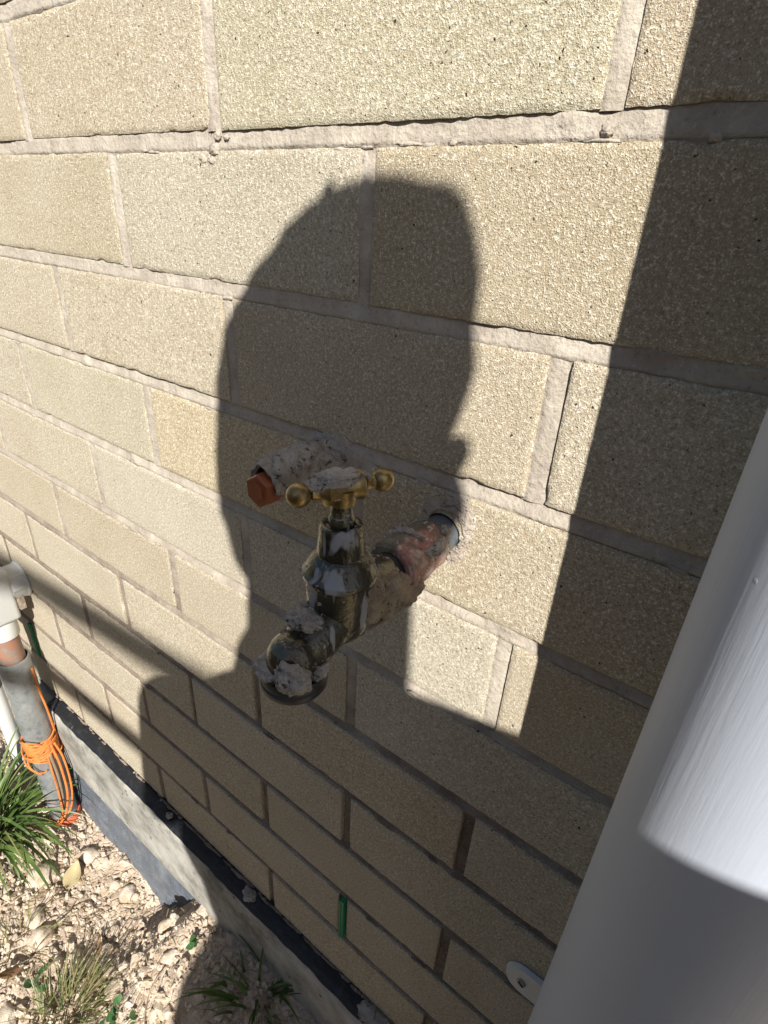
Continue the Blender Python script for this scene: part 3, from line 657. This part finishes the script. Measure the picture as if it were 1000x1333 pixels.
# ================================================================== PLANTS
def blades(V, F, base, n, length, width, spread, lean=(0, 0), droop=.9, segs=7, rnd=random):
    for i in range(n):
        a = rnd.uniform(0, 6.28); rr = spread*math.sqrt(rnd.random()); x, y = base[0]+rr*math.cos(a), base[1]+rr*math.sin(a)
        z = hsoil(x, y)-.004; Ln = length*rnd.uniform(.5, 1.1); w = width*rnd.uniform(.6, 1.2)
        d = Vector((math.cos(a)*.5+lean[0]+rnd.uniform(-.35, .35), math.sin(a)*.5+lean[1]+rnd.uniform(-.35, .35), 0)); k_ = d.length; d = d.normalized() if k_ > 1e-4 else Vector((1, 0, 0))
        el = rnd.uniform(1.0, 1.45); cu = droop*rnd.uniform(.35, 2.1); p = Vector((x, y, z)); sdv = Vector((-d.y, d.x, 0)); tw = rnd.uniform(-.7, .7)
        b = len(V)
        for s in range(segs+1):
            t = s/segs; e = el-cu*t*1.5; ww = w*(1-t**2.2)*.5+.0001
            side = (sdv*math.cos(tw)+(Vector((0, 0, 1))*math.cos(e)-d*math.sin(e))*math.sin(tw))
            nrm = d.cross(sdv)
            V.append(tuple(p+side*ww)); V.append(tuple(p+Vector((0, 0, -.12*ww)))); V.append(tuple(p-side*ww))
            p = p+(d*math.cos(e)+Vector((0, 0, math.sin(e))))*(Ln/segs)
            if p.z < hsoil(p.x, p.y)+.001: p.z = hsoil(p.x, p.y)+.002
        for s in range(segs):
            for q_ in range(2): a0 = b+s*3+q_; F.append((a0, a0+1, a0+4, a0+3))
def tuft(name, label, base, n, length, width, spread, mat, lean=(0, 0), droop=.9, extra=None):
    V, F = [], []; blades(V, F, base, n, length, width, spread, lean, droop)
    root = empty(name, (base[0], base[1], hsoil(*base))); tag(root, label, 'grass')
    o_ = from_np('blades', V, F, mat, root); o_.location = -Vector(root.location)
    if extra:
        V, F = [], []; blades(V, F, base, extra[0], extra[1], extra[2], spread*1.1, lean, droop)
        o_ = from_np('dry_blades', V, F, extra[3], root); o_.location = -Vector(root.location)
random.seed(21)
tuft('grass_tuft', 'lush green long-bladed grass tuft at the left beside the conduit', (-.755, -.168), 170, .23, .0082, .06, 'grass', (.12, -.12), 1.0, (20, .2, .004, 'dry'))
tuft('grass_tuft', 'wispy half-dry grass clump on the clay at the bottom left', (-.365, -.205), 190, .075, .0016, .042, 'dry', (.25, .30), .55, (60, .06, .002, 'grass'))
tuft('grass_tuft', 'shaded green grass growing against the concrete slab edge', (-.105, -.055), 50, .075, .0040, .045, 'grass', (-.1, -.1), .9)
tuft('grass_tuft', 'thin pale grass blades lying on the stones at the left edge', (-.52, -.215), 34, .08, .0022, .05, 'dry', (.1, .1), .8)
def weed(label, base, n, size, spread, mat='weed'):
    root = empty('weed', (base[0], base[1], hsoil(*base))); tag(root, label, 'weed')
    for i in range(n):
        a = random.uniform(0, 6.28); r = spread*math.sqrt(random.random()); x, y = r*math.cos(a), r*math.sin(a); hz = random.uniform(.006, .022)
        s = size*random.uniform(.6, 1.2); V, F = [(0, 0, 0)], []
        for j in range(12):
            t = j/12*2*math.pi; V.append((s*math.cos(t)*(1+.15*math.cos(2*t)), s*.78*math.sin(t), .12*s*math.cos(2*t)+.1*s))
        for j in range(12): F.append((0, 1+j, 1+(j+1) % 12))
        o_ = from_np('leaf', V, F, mat, root); o_.location = (x, y, hz+hsoil(base[0]+x, base[1]+y)-root.location.z); o_.rotation_euler = (random.uniform(-.6, .6), random.uniform(-.6, .6), random.uniform(0, 6))
    b_ = bmesh.new()
    for ch in list(root.children):
        tube(b_, [(0, 0, -.004), Vector(ch.location)*.5+Vector((0, 0, .002)), Vector(ch.location)], .0006, 5)
    from_bm('stems', b_, mat, root)
weed('small round-leaved green weed at the bottom edge of the clay', (-.27, -.175), 8, .0070, .035)
weed('bluish green broad weed leaves between stones at the lower left', (-.445, -.225), 5, .0080, .028)
weed('pair of round green leaves at the edge of the shadow by the slab', (-.235, -.060), 2, .0070, .014)
def leafobj(name, label, loc, size, mat, rz, asp=.45):
    V, F = [], []; N = 10
    for i in range(N+1):
        t = i/N; w = math.sin(math.pi*t**.8)*asp*.5+.004
        for s in (-1, 0, 1): V.append(((t-.5)*size, s*w*size, abs(s)*.10*size+.12*size*(t-.5)**2*4))
    for i in range(N):
        for s in range(2): a = i*3+s; F.append((a, a+1, a+4, a+3))
    o_ = from_np(name, V, F, mat); o_.location = (loc[0], loc[1], hsoil(*loc)+.008); o_.rotation_euler = (random.uniform(-.3, .3), random.uniform(-.3, .3), rz); tag(o_, label, 'leaf')
    sm = o_.modifiers.new('thick', 'SOLIDIFY'); sm.thickness = .0006
leafobj('pale_leaf', 'broad yellowing leaf lying below the foot of the conduit', (-.560, -.100), .048, 'leafyellow', 2.2, .6)
leafobj('dead_leaf', 'brown dead leaf among the stones at the left edge', (-.475, -.238), .035, 'leafbrown', 1.1)
leafobj('dead_leaf', 'reddish dead leaf sliver in the middle of the clay', (-.415, -.130), .036, 'leafbrown', 2.6, .18)
leafobj('dead_leaf', 'curled brown leaf beside the wispy grass clump', (-.405, -.175), .024, 'leafbrown', .4, .6)
bm = bmesh.new(); rt = [(-.245, -.105), (-.250, -.118), (-.247, -.135), (-.232, -.15), (-.215, -.16)]
tube(bm, sp([(x, y, hsoil(x, y)+.007) for x, y in rt], 5), .0009, 6); tag(from_bm('rootlet', bm, 'wood'), 'thin curved brown rootlet lying on the clay near the shadow edge', 'root')
# stones one can pick out
for i, (x, y, s, lab) in enumerate([(-.60, -.135, .026, 'largest buff stone, under the drooping green blades'), (-.50, -.185, .020, 'flat tan stone left of the wispy grass clump'), (-.535, -.175, .017, 'rounded pale stone below the green grass tips'),
        (-.30, -.060, .016, 'cream stone leaning against the plastic sheet'), (-.455, -.055, .015, 'chunky clay lump at the foot of the plastic sheet'), (-.575, -.062, .019, 'cream clay lump right of the conduit foot'), (-.33, -.150, .014, 'small buff stone in the middle of the clay'), (-.43, -.27, .022, 'brown stone in the bottom left corner'), (-.25, -.085, .014, 'pale stone straddling the shadow edge')]):
    b_ = bmesh.new(); blob(b_, (0, 0, 0), (s, s*.75, s*.55), 3, .3, 1.2, i*3.3, Matrix.Rotation(i*1.3, 3, 'Z')); o_ = from_bm('stone', b_, 'clod', None, 50); o_.location = (x, y, hsoil(x, y)+s*.2); tag(o_, lab, 'stone')
V, F = [], []   # straw litter
random.seed(5)
for i in range(420):
    x, y = random.uniform(-.8, -.1), random.uniform(-.32, -.03); a = random.uniform(0, 3.14); l_ = random.uniform(.004, .022); w = random.uniform(.0004, .0011); b = len(V); z = hsoil(x, y)+random.uniform(.002, .008); dz = random.uniform(-.003, .003)
    dx, dy = math.cos(a)*l_/2, math.sin(a)*l_/2; px, py = -math.sin(a)*w, math.cos(a)*w
    V += [(x-dx-px, y-dy-py, z-dz), (x-dx+px, y-dy+py, z-dz), (x+dx+px, y+dy+py, z+dz), (x+dx-px, y+dy-py, z+dz), (x, y, z-w)]; F += [(b, b+1, b+2, b+3), (b, b+4, b+1), (b+2, b+4, b+3)]
tag(from_np('straw_litter', V, F, 'straw', None, None), 'bits of dry straw and bark strewn over the clay', 'litter', None, 'stuff')

# ================================================================== ADDED OVERHEAD FRAME, out of view, put in so its beams shade the wall's foot
pg = empty('shadow_frame', (-1.6, -2.1, 0)); tag(pg, 'unseen timber frame added behind the photographer to stripe the wall with soft shadow', 'timber frame')
def shadow_beam(Xs, Zs, y0, th, w, name='shadow_beam'):
    be = R_(9); d = Vector((math.cos(be), math.sin(be), 0)); p = Vector((Xs-y0*math.tan(SUN_AZ), y0, Zs-y0*math.tan(SUN_EL)/math.cos(SUN_AZ)))
    b_ = bmesh.new(); box(b_, (0, 0, 0), (5.2, w, th), Matrix.Rotation(be, 3, 'Z'), .004); o_ = from_bm(name, b_, 'wood', pg, 40); o_.location = p-Vector(pg.location); return p, d
p1, d1 = shadow_beam(-.45, .592, -2.2, .035, .035); p2, d2 = shadow_beam(-.5, .368, -1.75, .030, .030)
for p, d, s in ((p1, d1, -2.5), (p1, d1, 2.5), (p2, d2, -2.5), (p2, d2, 2.5)):
    q_ = p+d*s; b_ = bmesh.new(); box(b_, (q_.x+1.6, q_.y+2.1-.06, q_.z/2), (.07, .07, q_.z+.1), None, .004); from_bm('shadow_post', b_, 'wood', pg, 40)

# ================================================================== PHOTOGRAPHER (behind the camera; the shadow on the wall)
def unsun(Xs, Zs, y): return Vector((Xs-y*math.tan(SUN_AZ), y, Zs-y*math.tan(SUN_EL)/math.cos(SUN_AZ)))
def cap(bm, a, b, ra, rb, n=20):
    a, b = Vector(a), Vector(b); d = b-a; Ln = d.length; pr_ = []
    for t in np.linspace(-math.pi/2, 0, 6): pr_.append((ra*math.sin(t), max(ra*math.cos(t), 1e-4)))
    for t in np.linspace(0, math.pi/2, 6): pr_.append((Ln+rb*math.sin(t), max(rb*math.cos(t), 1e-4)))
    lathe(bm, pr_, a, d, n)
def ell(bm, c, s, q=None, sub=3):
    r = bmesh.ops.create_icosphere(bm, subdivisions=sub, radius=1)
    for v in r['verts']: p = Vector((v.co.x*s[0], v.co.y*s[1], v.co.z*s[2])); v.co = (q @ p if q else p)+Vector(c)
def fuse(name, bm, mat, parent, vox, sm=6):
    o_ = from_bm(name, bm, mat, parent, 180)
    m_ = o_.modifiers.new('fuse', 'REMESH'); m_.mode = 'VOXEL'; m_.voxel_size = vox; m_.use_smooth_shade = True
    s_ = o_.modifiers.new('smooth', 'SMOOTH'); s_.iterations = sm; s_.factor = .5; return o_
per = empty('person', (.55, -.85, 0)); tag(per, 'person in dark clothes bending towards the tap holding a phone, seen only as a shadow', 'person')
FW = Vector((-.63, .777, 0)).normalized(); RT = Vector((.777, .63, 0)).normalized()
HC_ = unsun(-.040, .962, -.50)                      # head centre
tilt = Matrix((RT, FW, UP)).transposed() @ Matrix.Rotation(R_(-26), 3, 'X') @ Matrix.Rotation(R_(3), 3, 'Y')
hx_ = lambda x, y, z: HC_+tilt @ Vector((x, y, z))
NECK = Vector((.462, -.640, 1.335)); SR = Vector((.600, -.530, 1.242)); SL = Vector((.343, -.765, 1.232))
HIPC = Vector((.66, -.88, .90)); HR, HL = HIPC+RT*.10, HIPC-RT*.10
ER, EL = Vector((.64, -.51, 1.00)), Vector((.268, -.735, 1.02))
PH = CAM-FWD*.006                                    # phone's rear face sits just behind the lens
pc = PH-RIGHT*.022+DOWN*.062-FWD*.004
WR = pc+RIGHT*.055+DOWN*.045-FWD*.035; WL = pc-RIGHT*.055+DOWN*.045-FWD*.035
KR, KL = HR+Vector((-.03, .14, -.42)), HL+Vector((.01, .12, -.42)); AR, AL = Vector((.70, -.88, .10)), Vector((.55, -1.02, .10))
off = -Vector(per.location)
bm = bmesh.new()
ell(bm, hx_(0, -.005, .02), (.076, .096, .105), tilt); ell(bm, hx_(0, .025, -.045), (.060, .066, .078), tilt)
cap(bm, hx_(0, .095, .0), hx_(0, .106, -.022), .009, .014); ell(bm, hx_(0, .085, -.062), (.024, .012, .010), tilt); ell(bm, hx_(0, .070, -.105), (.028, .022, .020), tilt)
for s in (-1, 1):
    ell(bm, hx_((.086 if s > 0 else -.066), .0, -.014), (.0085, .011, .012), tilt); ell(bm, hx_(s*.031, .083, .006), (.014, .010, .009), tilt); cap(bm, hx_(s*.012, .090, .026), hx_(s*.05, .080, .026), .007, .006)
cap(bm, hx_(.008, -.03, -.07), NECK+RT*.030, .066, .072)
cap(bm, NECK, NECK+FW*-.02+Vector((0, 0, -.08)), .06, .11)
for (S, E_, W_, s) in ((SR, ER, WR, 1), (SL, EL, WL, -1)):
    cap(bm, S, E_, .047, .037); cap(bm, E_, W_, .038, .025)
    # hand: palm beside the phone, fingers closing round its edge, thumb on the screen side
    pal = W_+(pc+RIGHT*s*.045+DOWN*.02-FWD*.012-W_)*.75; cap(bm, W_, pal, .024, .024); ell(bm, pal, (.020, .036, .034), Matrix((RIGHT, DOWN, -FWD)).transposed())
    for f_ in range(4):
        k0 = pal-DOWN*(.026-.017*f_)+RIGHT*s*.008; ln = (.040, .045, .042, .033)[f_]; k1 = k0+FWD*.020+RIGHT*s*.003; k2 = k1-RIGHT*s*ln*.55+FWD*.002
        cap(bm, k0, k1, .0088, .0082, 10); cap(bm, k1, k2, .0082, .0070, 10)
    t0 = pal-DOWN*.018-FWD*.012; t1 = t0-RIGHT*s*.020-FWD*.008-DOWN*.012; cap(bm, t0, t1, .0105, .0095, 10); cap(bm, t1, t1-RIGHT*s*.022+FWD*.004-DOWN*.01, .0092, .008, 10)
body = fuse('body', bm, 'skin', per, .005, 5); body.location = off
bm = bmesh.new()
ell(bm, hx_(.002, -.018, .028), (.085, .091, .094), tilt, 4); ell(bm, hx_(.002, -.052, -.025), (.079, .060, .085), tilt, 4); ell(bm, hx_(.031, -.046, -.034), (.063, .050, .058), tilt, 4); ell(bm, hx_(-.004, -.036, .004), (.082, .080, .092), tilt, 4); ell(bm, hx_(.026, -.006, .052), (.058, .068, .063), tilt, 4); ell(bm, hx_(-.018, -.012, .050), (.062, .070, .065), tilt, 4)
for v in bm.verts:
    v.co += (v.co-HC_).normalized()*(.004*noise.fractal(v.co*38, .8, 2, 4)+.004*noise.noise(v.co*120))
for i in range(46):
    a = random.uniform(-.5, .5); b_ = random.uniform(-.3, .9); p = hx_(.002+.080*math.sin(a)*math.cos(b_), -.018+.090*math.sin(b_), .024+.100*math.cos(a)*math.cos(b_)); n_ = (p-HC_).normalized()
    cap(bm, p-n_*.01, p+n_*random.uniform(.0, .004)+Vector((random.uniform(-.008, .008), random.uniform(-.008, .008), 0)), .006, .0025, 8)
hr = fuse('hair', bm, 'hair', per, .005, 2); hr.location = off
bm = bmesh.new()
ch = NECK*.45+HIPC*.55; qt = Matrix((RT, FW, UP)).transposed() @ Matrix.Rotation(R_(-24), 3, 'X')
ell(bm, NECK+Vector((.03, -.07, -.20)), (.175, .125, .215), qt); ell(bm, ch+Vector((.02, .015, -.02)), (.175, .125, .24), qt); ell(bm, HIPC+UP*.03, (.172, .125, .13), qt)
cap(bm, NECK+UP*-.060+RT*.03, SR, .072, .062); cap(bm, NECK+UP*-.075, SL, .060, .060)
cap(bm, SR, ER, .066, .052); cap(bm, SL, EL, .066, .054); cap(bm, ER, ER*.35+WR*.65, .052, .040); cap(bm, EL, EL*.35+WL*.65, .054, .040)
sh = fuse('shirt', bm, 'shirt', per, .010, 6); sh.location = off
bm = bmesh.new(); ell(bm, HIPC-UP*.03+RT*.015, (.165, .13, .13), qt)
for (h_, k_, a_) in ((HR, KR, AR), (HL, KL, AL)): cap(bm, h_+RT*.012, k_, .086, .066); cap(bm, k_, a_, .066, .05)
tr = fuse('trousers', bm, 'jeans', per, .012, 6); tr.location = off
for a_ in (AR, AL):
    bm = bmesh.new(); cap(bm, Vector((a_.x, a_.y, .045))-FW*.05, Vector((a_.x, a_.y, .038))+FW*.15, .046, .040); cap(bm, a_, Vector((a_.x, a_.y, .045))-FW*.03, .048, .048); s_ = fuse('shoe', bm, 'shoe', per, .010, 3); s_.location = off
ph = empty('phone', pc); tag(ph, 'black phone held in both hands at the camera position', 'phone')
qp = Matrix((RIGHT, -DOWN, -FWD)).transposed()
bm = bmesh.new(); box(bm, (0, 0, 0), (.0715, .1465, .0076), qp, .0034, 3); from_bm('shell', bm, 'phone', ph, 40)
bm = bmesh.new(); box(bm, qp @ Vector((0, 0, .0039)), (.066, .141, .0006), qp); from_bm('screen', bm, 'gasket', ph, 40)

# ================================================================== ADDED FENCE behind the photographer, unseen, there to darken the shade
fe = empty('shade_fence', (0, -2.7, 0)); tag(fe, 'unseen timber paling fence added behind the photographer to darken the shade', 'fence')
bm = bmesh.new(); box(bm, (0, 0, .875), (.098, .016, 1.75), None, .002); po = from_bm('shade_paling', bm, 'wood', fe, 40)
for i in range(-34, 35):
    o_ = po if i == -34 else po.copy()
    if i != -34: COL.objects.link(o_)
    o_.parent = fe; o_.location = (i*.103, random.uniform(-.004, .004), random.uniform(-.012, .012))
for z in (.35, 1.4):
    bm = bmesh.new(); box(bm, (0, -.03, z), (7.2, .04, .07)); from_bm('shade_rail', bm, 'wood', fe, None)
